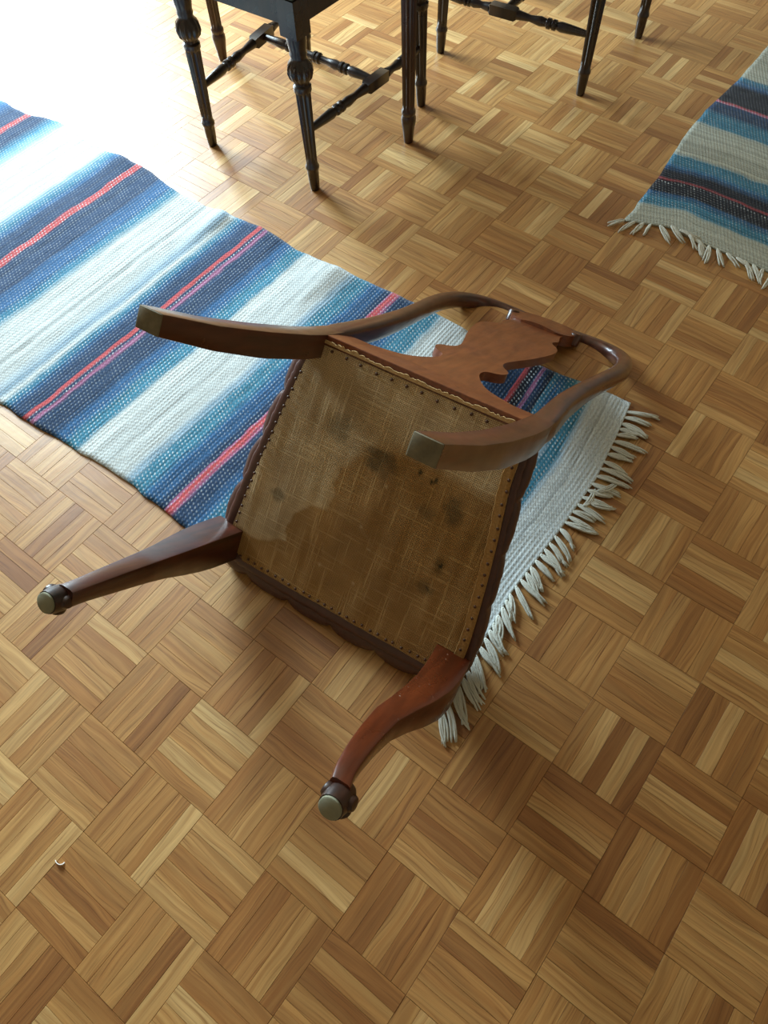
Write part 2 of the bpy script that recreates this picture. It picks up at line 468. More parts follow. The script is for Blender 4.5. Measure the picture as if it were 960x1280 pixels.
RUG2 = [(1.40, C_, 0), (1.565, C_, 0), (1.575, T_, .5), (1.60, T_, .45), (1.625, B_, .3), (1.632, K_, .3), (1.665, K_, .2), (1.668, K_, 1.), (1.674, K_, 1.), (1.677, K_, 0), (1.683, R_, .2), (1.687, K_, 0),
 (1.715, K_, .1), (1.735, B_, .2), (1.75, T_, .4), (1.785, T_, .4), (1.795, C_, 0), (1.935, C_, 0), (1.945, T_, .4), (1.99, T_, .4), (2.015, N_, .2), (2.053, N_, .1), (2.056, P_, .6), (2.062, R_, .4), (2.066, K_, .1),
 (2.10, K_, .1), (2.15, K_, .1), (2.165, B_, .3), (2.195, T_, .4), (2.205, C_, 0), (2.40, C_, 0), (2.41, T_, .4), (2.46, B_, .2), (2.48, K_, .1), (2.52, R_, .2), (2.53, K_, .1), (2.6, B_, .2), (2.66, T_, .4), (2.67, C_, 0), (3.0, C_, 0)]

def rug(name, table, a0, a1, b_lo, b_hi, axis, mat, label, end_fn, bumps, tint=1.0, da=.0021, db=.012, seed=1):
    """a runs along the rug (stripes advance), b across; b_lo(a), b_hi(a) edges; end_fn(b) shift of the fringed end"""
    na = int((a1-a0)/da)+1; nb = int(.74/db)+1
    a = np.linspace(0, 1, na)[:, None]*np.ones((1, nb)); t = np.ones((na, 1))*np.linspace(0, 1, nb)[None, :]
    av = a0 + (a1-a0)*a
    bl = b_lo(av); bh = b_hi(av); bl = bl + .0025*vnoise(av*28, av*0, seed+5); bh = bh + .0025*vnoise(av*28+9, av*0, seed+6)
    bv = bl + (bh-bl)*t
    s = end_fn(bv)                                     # shift fades away from the fringed end
    fade = np.clip((av - (a1-.5))/.5, 0, 1) if axis == 0 else np.clip(((a0+.5) - av)/.5, 0, 1)
    A = av + s*fade
    wander = .004*vnoise(bv*7+3, av*3, seed) + .0022*vnoise(bv*30, av*9, seed+1)
    q = av + wander
    row = np.floor(q/.0043)
    jit = np.random.default_rng(seed).normal(0, .0016, 4000)
    qq = row*.0043 + jit[(row.astype(int)) % 4000] + .0012*vnoise(bv*45, row*7.3, seed+2)
    xs = [r[0] for r in table]
    col = np.stack([np.interp(qq, xs, [r[1][k] for r in table]) for k in range(3)], -1)
    dts = np.interp(qq, xs, [r[2] for r in table])
    lum = 1 + .13*np.random.default_rng(seed+3).normal(0, 1, 4000)[(row.astype(int)) % 4000] + .06*vnoise(bv*25, row*3.1, seed+4)
    col = np.clip(col*np.clip(lum, .7, 1.18)[..., None]*tint, 0, 1)
    z = .0045 + .0009*np.abs(np.sin(av*PI/.0085)) + .0012*vnoise(av*9, bv*9, seed+7) + .0006*vnoise(av*60, bv*40, seed+8)
    for (ca, cb, sa, sb, h) in bumps: z = z + h*np.exp(-((av-ca)/sa)**2 - ((bv-cb)/sb)**2)
    X, Y = (A, bv) if axis == 0 else (bv, A)
    V = np.stack([X, Y, z], -1).reshape(-1, 3)
    idx = np.arange(na*nb).reshape(na, nb)
    fa = np.stack([idx[:-1, :-1], idx[1:, :-1], idx[1:, 1:], idx[:-1, 1:]], -1).reshape(-1, 4)
    if axis == 1: fa = fa[:, ::-1]
    # underside edge skirt
    rim = list(idx[:, 0]) + list(idx[-1, 1:]) + list(idx[-2::-1, -1]) + list(idx[0, -2:0:-1])
    n0 = len(V); Vr = V[rim].copy(); Vr[:, 2] = .0006
    if bumps: Vr[:, 2] = np.maximum(.0006, V[rim][:, 2] - .006)
    V = np.vstack([V, Vr]); k = len(rim)
    sk = [(rim[i], n0+i, n0+(i+1) % k, rim[(i+1) % k]) for i in range(k)]
    if axis == 1: sk = [q[::-1] for q in sk]
    me = bpy.data.meshes.new(name)
    faces = fa.tolist() + sk
    me.from_pydata(V.tolist(), [], faces); me.update(); me.materials.append(mat); me.shade_smooth()
    cc = np.ones((len(V), 4), np.float32); cc[:na*nb, :3] = col.reshape(-1, 3); cc[na*nb:, :3] = col.reshape(-1, 3)[rim]*.8
    dd = np.zeros(len(V), np.float32); dd[:na*nb] = dts.ravel()
    set_attr(me, 'stripe', 'FLOAT_COLOR', 'POINT', cc); set_attr(me, 'dots', 'FLOAT', 'POINT', dd)
    o = bpy.data.objects.new(name, me); link(o)
    o['label'] = label; o['category'] = 'rug'
    return o

def fi(tab):
    xs = [p[0] for p in tab]; ys = [p[1] for p in tab]
    return lambda a: np.interp(a, xs, ys)
r1_hi = fi([(-2.7,.90),(-2.09,.905),(-1.99,.935),(-1.79,.918),(-1.65,.932),(-1.48,.907),(-1.3,.923),(-1.23,.938),(-1.1,.925),(-.94,.934),(-.77,.948),(-.55,.943),(-.35,.962),(-.2,.978)])
r1_lo = fi([(-2.7,.19),(-1.31,.199),(-1.2,.204),(-1.07,.216),(-.92,.223),(-.79,.216),(-.62,.228),(-.45,.248),(-.3,.252),(-.2,.24)])
r1_end = fi([(.2,.012),(.30,.006),(.47,-.012),(.63,-.008),(.77,-.010),(.90,-.030),(.98,-.045)])
rug1 = rug('rag_rug', RUG1, -2.7, -.197, r1_lo, r1_hi, 0, M_RUG1,
    'long blue and white striped rag rug under the overturned chair',
    r1_end, [(-1.335,.90,.026,.09,.010),(-.985,.90,.04,.09,.010),(-.265,.93,.05,.05,.006),(-1.72,.93,.05,.06,.006)])
r2_end = fi([(-.53,-.025),(-.50,-.012),(-.42,.02),(-.36,.014),(-.2,.012),(.2,.0)])
r2_lo = fi([(1.4,-.505),(1.50,-.522),(1.70,-.53),(1.85,-.552),(2.0,-.558),(2.2,-.545),(2.4,-.548),(3,-.55)])
r2_hi = fi([(1.4,.19),(3,.18)])
rug2 = rug('rag_rug', RUG2, 1.493, 2.95, r2_lo, r2_hi, 1, M_RUG2,
    'cream, black and teal striped rag rug lying apart at the right edge', r2_end, [], .80, seed=40)

def tassel(name, parent, bx, by, bz, ang, ln, strands, seed, spread=1.0, curl=0.0):
    r = random.Random(seed); mb = MB()
    for s in range(strands):
        off = (s - (strands-1)/2)/max(1, strands-1)
        n = 9; pts = []
        L = ln*r.uniform(.82, 1.08); cv = curl + r.uniform(-.35, .35)
        for i in range(n):
            t = i/(n-1)
            bul = math.sin(PI*min(1, t*1.02))**.8
            lat = off*(.0016 + .0075*spread*bul) + cv*.014*t*t
            fw = L*t
            z = bz + .0022*math.sin(PI*t)*(1+.6*r.random()) + (.0042 - bz)*t*0 - max(0, t)*max(0, bz-.0032)
            pts.append((bx + math.cos(ang)*fw - math.sin(ang)*lat, by + math.sin(ang)*fw + math.cos(ang)*lat, z))
        rad = .0020*r.uniform(.85, 1.2)
        rings = []
        for i, p in enumerate(pts):
            a = np.array(pts[max(0, i-1)]); b = np.array(pts[min(n-1, i+1)]); d = b - a; d /= np.linalg.norm(d)
            ux = np.cross(d, (0,0,1)); ux /= np.linalg.norm(ux); uz = np.cross(ux, d)
            rr = rad*(1.0 if 0 < i < n-1 else .6)
            rings.append([tuple(np.array(p) + ux*rr*math.cos(2*PI*k/6) + uz*rr*math.sin(2*PI*k/6)) for k in range(6)])
        mb.loft(rings)
    # the knot
    c = (bx + math.cos(ang)*.003, by + math.sin(ang)*.003, bz)
    rings = [[(c[0] + .0030*math.cos(e)*math.cos(2*PI*k/8), c[1] + .0030*math.cos(e)*math.sin(2*PI*k/8), c[2] + .0026*math.sin(e)) for k in range(8)] for e in (-1.3, -.6, 0, .6, 1.3)]
    mb.loft(rings)
    return mb.obj(name, M_FRINGE, parent, smooth=True)

k = 0; y = .222
rr = random.Random(3)
while y < .965:
    ang = math.radians(float(np.interp(y, [.22, .35, .5, .63, .72, .85, .96], [-42, -40, -34, -10, 12, 10, 28])) + rr.uniform(-13, 13))
    x = -.197 + float(r1_end(y)) - .001
    tassel('fringe_tassel', rug1, x, y, .0040, ang, rr.uniform(.046, .066), rr.choice([4, 4, 5, 5]), k, rr.uniform(.6, 1.3), rr.uniform(-.8, .8))
    y += rr.uniform(.0135, .0205); k += 1
for lx, ly, a in ((-.192, .745, 120), (-.196, .70, 150), (-.19, .715, 80)):
    tassel('fringe_tassel', rug1, lx, ly, .0075, math.radians(a-90), .04, 3, 99 + k, .7, 1.6); k += 1
x = -.520
while x < .18:
    tuck = -.42 < x < -.37
    ang = math.radians(float(np.interp(x, [-.52, -.47, -.40, -.33, -.25, -.17, .2], [-120, -85, -10, -60, -25, -85, -90])) + rr.uniform(-14, 14))
    yb = 1.493 + float(r2_end(x)) + .001
    tassel('fringe_tassel', rug2, x, yb, .0040 if not tuck else .0085, ang, rr.uniform(.045, .065), rr.choice([3, 4, 5]), 200 + k, rr.uniform(.5, 1.1), rr.uniform(-1, 1))
    x += rr.uniform(.016, .025); k += 1

# ------------------------------------------------------------------ the overturned chair
RQ = rod([-2.29753955, -0.12147382, 0.01561663])
TQ = np.array([-.42125893, .25766379, .0716380])
BASE = np.array([-.42, .262, 0.0])
chair = empty('overturned_chair', BASE, 'mahogany balloon back chair tipped face down showing the burlap underside of its seat', 'chair', RQ)
OFF = RQ.T @ (TQ - BASE)
def part(mb, name, mat, parent=chair, smooth=True, sharp=40, label=None):
    return mb.shift(OFF).obj(name, mat, parent, smooth, sharp, label)

# rear legs: sabre shaped, square in section; continue up into the hoop
RL = [(-.400, -.413, .0130, .0168, .170), (-.385, -.411, .0135, .0170, .1708), (-.29, -.397, .0162, .0180, .176), (-.17, -.386, .0192, .0188, .181), (-.05, -.3805, .0198, .0192, .1855), (.01, -.3815, .0192, .0192, .187), (.075, -.3905, .0150, .0160, .187)]
for s, dx in ((-1, .0), (1, .008)):
    rings = []
    for z in list(np.linspace(-.400, .072, 27)):
        y, hy, hx, cx = interp(RL, z)
        rings.append(rectring((s*cx + dx*(z < 0)*min(1, -z/.2), y, z), hx, hy, .0014))
    part(MB().loft(rings), 'leg', M_MAHO, sharp=25, label='curved square rear leg' )
    y, hy, hx, cx = interp(RL, -.4)
    cap = MB().loft([rectring((s*cx + dx, y, z), hx*k_, hy*k_, .0014) for z, k_ in ((-.3995, .985), (-.4015, .975), (-.4022, .93))])
    leg = [c for c in chair.children if c.name.startswith('leg')][-1]
    part(cap, 'leg_end', M_CAP, leg, label='pale bare end of rear leg')

def yback(z):
    return float(np.interp(z, [0, .03, .1, .2, .3, .45, .6, .68, .78], [-.3815, -.383, -.393, -.410, -.427, -.453, -.477, -.487, -.498]))
half = [(.187, -.005), (.187, .04), (.187, .08), (.184, .14), (.182, .2), (.186, .30), (.195, .40), (.203, .48), (.203, .545), (.192, .60), (.168, .640), (.138, .658), (.105, .664), (.075, .662), (.055, .655)]
hp = smooth_curve(half, 44)
def hoop_side(s):
    rings = []
    P = [np.array((s*x, yback(z) - (.006 if z < .1 else .0), z)) for x, z in hp]
    P = [np.array((s*x, yback(z), z)) for x, z in hp]
    for i, p in enumerate(P):
        d = P[min(len(P)-1, i+1)] - P[max(0, i-1)]; d /= np.linalg.norm(d)
        f = np.array((0, 1, .16)); f -= d*(f@d); f /= np.linalg.norm(f)
        ux = np.cross(f, d)
        z = p[2]; t = i/(len(P)-1)
        a = float(np.interp(t, [0, .1, .25, .5, .7, .85, 1], [.0150, .0194, .0180, .0162, .0175, .0170, .0150]))
        b = float(np.interp(t, [0, .1, .25, .5, .7, .85, 1], [.0150, .0192, .0182, .0170, .0172, .0165, .0145]))
        e = float(np.interp(t, [0, .12, .4, 1], [8, 5, 2.6, 2.2]))
        rings.append(superring(p, ux, f, a, b, 20, e))
    if s > 0: rings = [r[::-1] for r in rings]
    return MB().loft(rings)
mb = hoop_side(-1); m2 = hoop_side(1); mb.add(m2.v, m2.f)
# little scrolls where the hoop meets the crest
for s in (-1, 1):
    c = np.array((s*.074, yback(.630)-.002, .628))
    rings = [superring(c + np.array((0, dy, -.16*dy)), (1,0,0), (0,0,1), .0125*k_, .0125*k_, 16, 2) for dy, k_ in ((-.0145, .3), (-.0135, .8), (-.010, 1), (.010, 1), (.013, .8))]
    mb.loft(rings)
part(mb, 'back_hoop', M_DARKMAHO)

def plate(outline, thick, zc=None, nseg=1, yoff=0.0):
    """outline [(x, z)] closed polygon; follows yback; returns MB with front, back and rim"""
    mb = MB(); n = len(outline)
    ro = []
    for dy, k_ in ((-thick/2, .0), (-thick/2+.0015, 1), (thick/2-.0015, 1), (thick/2, .0)):
        ring = []
        for i, (x, z) in enumerate(outline):
            a = np.array(outline[i-1]); b = np.array(outline[(i+1) % n]); d = b-a; d = d/max(1e-9, np.linalg.norm(d))
            nx, nz = (-d[1], d[0])
            ins = .0015*(1-k_)
            X, Z = x + nx*ins, z + nz*ins
            ring.append((X, yback(Z)+dy+yoff, Z))
        ro.append(ring)
    return mb.loft(ro, cap=False), ro
def fill_rows(mb, left, right, n=8):
    """left/right: matched lists of points -> grid between"""
    rows = []
    for a, b in zip(left, right): rows.append([tuple(np.array(a)*(1-t)+np.array(b)*t) for t in np.linspace(0, 1, n)])
    return mb.loft(rows, cap=False, closed=False)
def sym_plate(hw, thick, yoff=0.0, skew=0.0, n=60, curve=0.0):
    """hw: [(z, halfwidth)] -> symmetric plate"""
    pts = smooth_curve([(z, h) for z, h in hw], n) if n else np.array(hw)
    mb = MB()
    N = 9
    for side, dy in ((0, -thick/2), (1, thick/2)):
        rows = []
        for z, h in pts:
            rows.append([(h*u, yback(z)+dy+yoff - curve*(1-u*u), z) for u in np.linspace(-1, 1, N)])
        if side: rows = [r[::-1] for r in rows]
        mb.loft(rows, cap=False, closed=False)
    for u in (-1, 1):
        rows = [[(h*u, yback(z)-thick/2+yoff, z), (h*u, yback(z)+thick/2+yoff, z)] for z, h in pts]
        if u < 0: rows = [r[::-1] for r in rows]
        mb.loft(rows, cap=False, closed=False)
    for z, h in (pts[0], pts[-1]):
        row = [(h*u, yback(z)-thick/2+yoff - curve*(1-u*u), z) for u in np.linspace(-1, 1, N)]
        row2 = [(h*u, yback(z)+thick/2+yoff - curve*(1-u*u), z) for u in np.linspace(-1, 1, N)]
        mb.loft([row, row2], cap=False, closed=False)
    return mb
splat = [(.070, .168), (.078, .140), (.088, .108), (.102, .078), (.122, .058), (.150, .042), (.170, .039), (.183, .044), (.190, .056), (.200, .066), (.214, .070), (.226, .065), (.236, .054), (.250, .047), (.268, .046), (.30, .054),
         (.35, .069), (.40, .080), (.44, .085), (.465, .082), (.485, .072), (.50, .060), (.512, .058), (.53, .064), (.55, .060), (.57, .056), (.61, .058)]
part(sym_plate(splat, .016, n=110), 'splat', M_SPLAT, sharp=45, label='vase shaped back splat')
crest = [(.580, .040), (.588, .058), (.600, .070), (.625, .076), (.655, .080), (.680, .078), (.700, .066), (.716, .046), (.725, .024), (.728, .004)]
part(sym_plate(crest, .024, n=40, curve=.004), 'crest_rail', M_SPLAT, sharp=45)
# rear seat rail
mb = MB()
for (z, hx) in ():
    pass
rings = [[(-.172, -.399, z), (.172, -.399, z), (.172, -.366, z), (-.172, -.366, z)] for z in (0,)]
rail = MB().add([(-.172,-.400,0),(.172,-.400,0),(.172,-.366,0),(-.172,-.366,0),(-.172,-.4005,.03),(.172,-.4005,.03),(.172,-.366,.03),(-.172,-.366,.03),
                 (-.172,-.399,.078),(.172,-.399,.078),(.172,-.375,.078),(-.172,-.375,.078)],
                [(3,2,1,0),(0,1,5,4),(1,2,6,5),(2,3,7,6),(3,0,4,7),(4,5,9,8),(5,6,10,9),(6,7,11,10),(7,4,8,11),(8,9,10,11)])
bevel(part(rail, 'rear_rail', M_SPLAT, smooth=False), .0012)

# leather covered seat: rail band below, scalloped cushion above
def outline(n_side=90, n_front=110):
    """open path: rear-left -> front-left -> front-right -> rear-right, with outward normals; (x, y, nx, ny, s)"""
    ctrl = [(-.196, -.372), (-.214, -.28), (-.232, -.17), (-.247, -.07), (-.252, -.02), (-.247, .012), (-.228, .032), (-.19, .038), (-.10, .042), (0, .043), (.10, .042), (.18, .038), (.212, .030), (.230, .012), (.234, -.02), (.229, -.07), (.214, -.17), (.198, -.28), (.188, -.372)]
    P = smooth_curve(ctrl, 281)
    D = np.gradient(P, axis=0); D /= np.linalg.norm(D, axis=1)[:, None]
    Nn = np.c_[-D[:, 1], D[:, 0]]
    s = np.r_[0, np.cumsum(np.linalg.norm(np.diff(P, axis=0), axis=1))]
    return P, Nn, s
P, Nn, S = outline()
Ltot = S[-1]
nl = round(Ltot/.088)
lob = np.abs(np.sin(PI*S/Ltot*nl))
lobe = lob**.45                                       # wide lobe, sharp crease
wrin = .0012*vnoise(S*160, S*0, 11)
prof = [(-.016, .0025, 0.0, .0), (-.010, .0012, .0, 0), (-.002, .0006, .0, .3), (.004, .0018, .0, 1), (.0065, .0045, .0, 1), (.0045, .0085, .0, 1), (.005, .0095, .001, .6),
        (.009, .0105, .005, .6), (.0145, .015, .009, .6), (.017, .022, .010, .6), (.016, .032, .009, .6), (.012, .042, .006, .5), (.004, .052, .004, .4), (-.010, .062, .0, .2), (-.040, .072, 0, 0)]
fside = np.interp(P[:, 0], [.15, .235], [1.0, .35])              # flatter along the right side
ffront = np.exp(-((P[:, 1]-.045)/.03)**2)
def settle(ring):
    """the padding flattens where it would press into the floor"""
    out = []
    for p in ring:
        q = RQ @ np.array(p) + TQ
        if q[2] < .0075: q[2] = .0075 - .0015*math.tanh((.0075-q[2])/.03)
        out.append(tuple(RQ.T @ (q - TQ)))
    return out
rings = []
for off, z, am, wr in prof:
    o = (off + am*(lobe - .45)*1.3 + .010*ffront*(z > .009)*(z < .055))*(fside if z > .009 else 1) + wrin*wr
    X = P + Nn*o[:, None]
    rings.append(settle([(x, y, z) for x, y in X]))
last = np.array(rings[-1]); cx_, cy_ = 0, -.17
for k_, dz in ((.7, .008), (.4, .013), (.1, .015)):
    rings.append(settle([(cx_ + (p[0]-cx_)*k_, cy_ + (p[1]-cy_)*k_, p[2]+dz) for p in last]))
mb = MB().loft([r for r in rings], cap=False, closed=False)
o_ = part(mb, 'cushion', M_LEATHER, sharp=80, label='dark leather seat cover with scalloped gathered edge')

# burlap panel
bl = [(-.172, -.386), (.172, -.386), (.190, -.30), (.204, -.22), (.217, -.13), (.226, -.05), (.228, .0), (.20, .024), (.12, .029), (0, .030), (-.12, .029), (-.20, .026), (-.233, .010), (-.238, -.02), (-.228, -.10), (-.215, -.19), (-.200, -.29)]
def halfx(y):
    L = np.interp(y, [-.386, -.29, -.19, -.10, -.02, .010, .028], [-.186, -.203, -.218, -.231, -.240, -.234, -.20])
    R = np.interp(y, [-.386, -.30, -.22, -.13, -.05, .0, .028], [.186, .191, .205, .218, .227, .229, .205])
    return L, R
NX, NY = 150, 150
ys = np.linspace(-.384, .029, NY); Vb = []; 
for y in ys:
    L, R = halfx(y)
    for x in np.linspace(L, R, NX): Vb.append((x, y))
Vb = np.array(Vb); x, y = Vb[:, 0], Vb[:, 1]
sag = -.0035*np.exp(-((x-.02)/.13)**2 - ((y+.17)/.13)**2)
z = -.0012 + sag + .0010*vnoise(x*26, y*26, 21) + .0006*vnoise(x*70, y*14, 22)
def seg_side(px, py, poly):
    """signed-ish distance to a polyline"""
    d = np.full(px.shape, 9.0)
    for (ax, ay), (bx, by) in zip(poly[:-1], poly[1:]):
        vx, vy = bx-ax, by-ay; t = np.clip(((px-ax)*vx+(py-ay)*vy)/(vx*vx+vy*vy), 0, 1)
        d = np.minimum(d, np.hypot(px-ax-t*vx, py-ay-t*vy))
    return d
def inside(px, py, poly):
    c = np.zeros(px.shape, bool); n = len(poly)
    for i in range(n):
        x0, y0 = poly[i]; x1, y1 = poly[i-1]
        cond = ((y0 > py) != (y1 > py)) & (px < (x1-x0)*(py-y0)/(y1-y0+1e-12)+x0)
        c ^= cond
    return c
bnd = [(.24, -.27), (.15, -.275), (.07, -.285), (0, -.278), (-.05, -.262), (-.056, -.235), (-.076, -.211), (-.078, -.184), (-.069, -.163), (-.077, -.138), (-.106, -.127), (-.129, -.103), (-.139, -.079), (-.134, -.052), (-.16, -.030), (-.193, -.022), (-.25, -.030)]
poly = bnd + [(-.26, .05), (.26, .05)]
wx = x + .004*vnoise(x*60, y*60, 31); wy = y + .004*vnoise(x*60+7, y*60, 32)
d = seg_side(wx, wy, bnd); ins = inside(wx, wy, poly)
sd = np.where(ins, d, -d)
soft = np.interp(x, [-.09, -.02], [.004, .025])
stain = np.clip(sd/soft + .5, 0, 1)
rim = np.exp(-((sd+.004)/.004)**2)*(x < -.04)*.8
for (cx, cy, r0) in ((-.02, -.09, .045), (.05, -.05, .03)):            # pale tide rings
    rd = np.hypot(x-cx, y-cy); rim = np.maximum(rim, .35*np.exp(-((rd-r0)/.003)**2)*(vnoise(x*30, y*30, 41) > .1))
FLECKS = [(.010, -.219), (-.008, -.138), (.017, -.107), (.011, -.039), (-.056, -.040), (-.136, -.051), (-.135, -.058)]; HOLES = [(.054, -.262), (.083, -.262), (.076, -.258), (.138, -.139), (.132, -.092)]
for (cx, cy) in FLECKS:
    rim = np.maximum(rim, 1.8*np.clip(1.4 - (np.abs(x-cx)/.0035)**2 - (np.abs(y-cy)/.0025)**2 + .5*vnoise(x*300, y*300, 61), 0, 1))
sm = np.zeros_like(x)
for (cx, cy, a, b, k_) in ((-.101, -.271, .024, .022, .65), (-.018, -.250, .030, .019, .95), (-.169, -.119, .014, .012, .8), (.124, -.233, .018, .022, .85), (.090, -.212, .016, .014, .6), (.135, -.138, .010, .014, .8), (.128, -.094, .014, .012, .7), (.175, -.20, .02, .02, .35)):
    e = ((x-cx)/a)**2 + ((y-cy)/b)**2 + .7*vnoise(x*45, y*45, 51) + .4*vnoise(x*110, y*110, 52)
    sm = np.maximum(sm, k_*np.clip((1.5-e)*.8, 0, 1))
for (cx, cy) in HOLES:
    sm = np.maximum(sm, 1.5*np.clip(1.3 - ((x-cx)/.003)**2 - ((y-cy)/.0055)**2 + .6*vnoise(x*260, y*260, 62), 0, 1))
idx = np.arange(NX*NY).reshape(NY, NX)
fb = np.stack([idx[:-1, :-1], idx[1:, :-1], idx[1:, 1:], idx[:-1, 1:]], -1).reshape(-1, 4)
me = bpy.data.meshes.new('burlap_panel')
me.from_pydata((np.c_[x, y, z] + OFF).tolist(), [], fb.tolist()); me.update(); me.materials.append(M_BURLAP); me.shade_smooth()
for nme, arr in (('stain', stain), ('smudge', sm), ('rim', rim)): set_attr(me, nme, 'FLOAT', 'POINT', arr)
bo = bpy.data.objects.new('burlap_panel', me); link(bo, chair); bo['label'] = 'stained brown burlap tacked under the seat'
# folded hems along the sides and the frayed rear edge
def strip_along(path, wdt, hgt, inward, rag=.0, n=80, seed=0):
    Pp = smooth_curve(path, n); D = np.gradient(Pp, axis=0); D /= np.linalg.norm(D, axis=1)[:, None]
    Nq = np.c_[-D[:, 1], D[:, 0]]*inward
    rings = []
    kk = np.arange(n)
    rg = rag*vnoise(kk*.55, kk*0., seed) + rag*.6*vnoise(kk*.17, kk*0., seed+1)
    for t, h in ((0, 0), (.08, 1), (.35, 1.15), (.7, 1.0), (.93, 1.2), (1, .1)):
        rings.append([(p[0]+q[0]*(wdt*t + (r if t > .5 else 0)), p[1]+q[1]*(wdt*t + (r if t > .5 else 0)), -.0015-hgt*h) for p, q, r in zip(Pp, Nq, rg)])
    return MB().loft(rings, cap=False, closed=False)
mb = strip_along([(.186, -.386), (.191, -.30), (.205, -.22), (.218, -.13), (.227, -.05), (.229, -.002)], .017, .0016, 1, .001, seed=3)
part(mb, 'hem', M_HEM, bo, sharp=60)
mb = strip_along([(.172, -.387), (.10, -.3865), (0, -.386), (-.10, -.3865), (-.172, -.387)], .0055, .0024, 1, .002, n=150, seed=9)
part(mb, 'frayed_edge', M_FRAY, bo, sharp=60, label='pale frayed rear edge of the burlap')
# tacks
tv = MB().loft([[(r*math.cos(2*PI*k/10), r*math.sin(2*PI*k/10), z) for k in range(10)] for r, z in ((.0026, .0004), (.0026, -.0006), (.0019, -.0014), (.0008, -.0018))])
tme = mesh('tack', tv.v, tv.f, M_TACK, True, 60)
def tacks(path, n, seed):
    r = random.Random(seed)
    Pp = smooth_curve(path, n)
    for p in Pp:
        o = bpy.data.objects.new('tack', tme); link(o, chair)
        o.location = (p[0]+OFF[0]+r.uniform(-.0015, .0015), p[1]+OFF[1]+r.uniform(-.0015, .0015), OFF[2]-.0028)
tacks([(-.205, .020), (-.12, .0225), (0, .0235), (.12, .022), (.188, .018)], 27, 1)
tacks([(-.195, -.33), (-.212, -.23), (-.226, -.12), (-.235, -.02)], 20, 2)
tacks([(.183, -.33), (.199, -.22), (.212, -.12), (.220, -.01)], 18, 3)
tacks([(-.15, -.378), (-.05, -.376), (.05, -.376), (.15, -.378)], 12, 4)

# front legs: cabriole, square in section, carved scroll foot
CB = [(-.412, -.020, .0150), (-.395, -.030, .0135), (-.375, -.038, .0130), (-.34, -.041, .0140), (-.30, -.041, .0155), (-.25, -.038, .0175), (-.20, -.027, .0200), (-.15, -.015, .0240), (-.10, -.006, .0275), (-.06, -.004, .0295), (-.02, -.006, .0300), (.006, -.010, .0300)]
for s, mt, dz, lb in ((-1, M_MAHO, 0, 'front leg with dull worn purple brown face'), (1, M_ORANGE, -.013, 'front leg with bright worn orange brown finish')):
    rings = []
    for z in np.linspace(-.392, .006, 34):
        d_, h = interp(CB, z)
        t = np.clip(-z/.4, 0, 1)
        bx_ = .252 - .012*t if s < 0 else .216 + .029*t
        cx = s*(bx_ + d_/math.sqrt(2)); cy = (.012 - .016*t if s < 0 else .020 - .016*t) + d_/math.sqrt(2)
        rings.append(rectring((cx, cy, z + dz*t), h, h, float(np.interp(z, [-.39, -.33, -.1], [.006, .003, .0022]))))
    part(MB().loft(rings), 'leg', mt, sharp=25, label=lb)
    leg = [c for c in chair.children if c.name.startswith('leg')][-1]
    fx, fy = (.227 + .014 - .020/1.414, -.011) if s > 0 else (-.240 + .020/1.414, -.019)
    fz = -.398 + dz
    mb = MB()
    mb.loft([superring((fx, fy, z), (1,0,0), (0,1,0), r, r, 18, 2.2) for z, r in ((fz+.022, .0125), (fz+.014, .0165), (fz+.004, .0175), (fz-.008, .0165), (fz-.0145, .0155))])
    for (ox, oy) in ((s*.017, -.004), (-s*.004, .018), (s*.012, .014), (-s*.016, -.003)):      # scroll lobes
        u = np.array((ox, oy, 0)); u /= np.linalg.norm(u)
        c0 = np.array((fx, fy, fz+.004)) + u*.008
        tw = np.cross(u, (0, 0, 1))
        mb.loft([superring(c0 + u*t, tw, (0,0,1), r, r*1.15, 14, 2) for t, r in ((0, .0095), (.009, .0095), (.0125, .0075), (.0135, .004))])
    part(mb, 'foot', M_FOOT, leg, label='dark carved scroll foot')
    part(MB().loft([superring((fx, fy, z), (1,0,0), (0,1,0), r, r, 20, 2) for z, r in ((fz-.013, .0142), (fz-.0175, .0142), (fz-.0188, .0125))]), 'glide', M_GLIDE, leg, label='pale greenish glide under the foot')

# a curled white flake on the parquet, bottom left
rings = []
for i in range(9):
    t = i/8; a_ = -2.2 + 2.6*t
    c = np.array((-1.0, 0, 0))
    px, py = .010*math.cos(a_), .006*math.sin(a_)
    rings.append([(px, py, .0006), (px*.86, py*.86, .0006), (px*.80, py*.80, .0032*math.sin(PI*t)+.0009), (px*.95, py*.95, .0036*math.sin(PI*t)+.0010)])
fk = MB().loft(rings).obj('paint_flake', mat_simple('white_flake', lin(236, 230, 222), .7, .3, 0, 90, .05), smooth=False)
fk.location = (-.518, -.308, 0)
fk['label'] = 'tiny curled white flake lying on the bare parquet'; fk['category'] = 'flake'

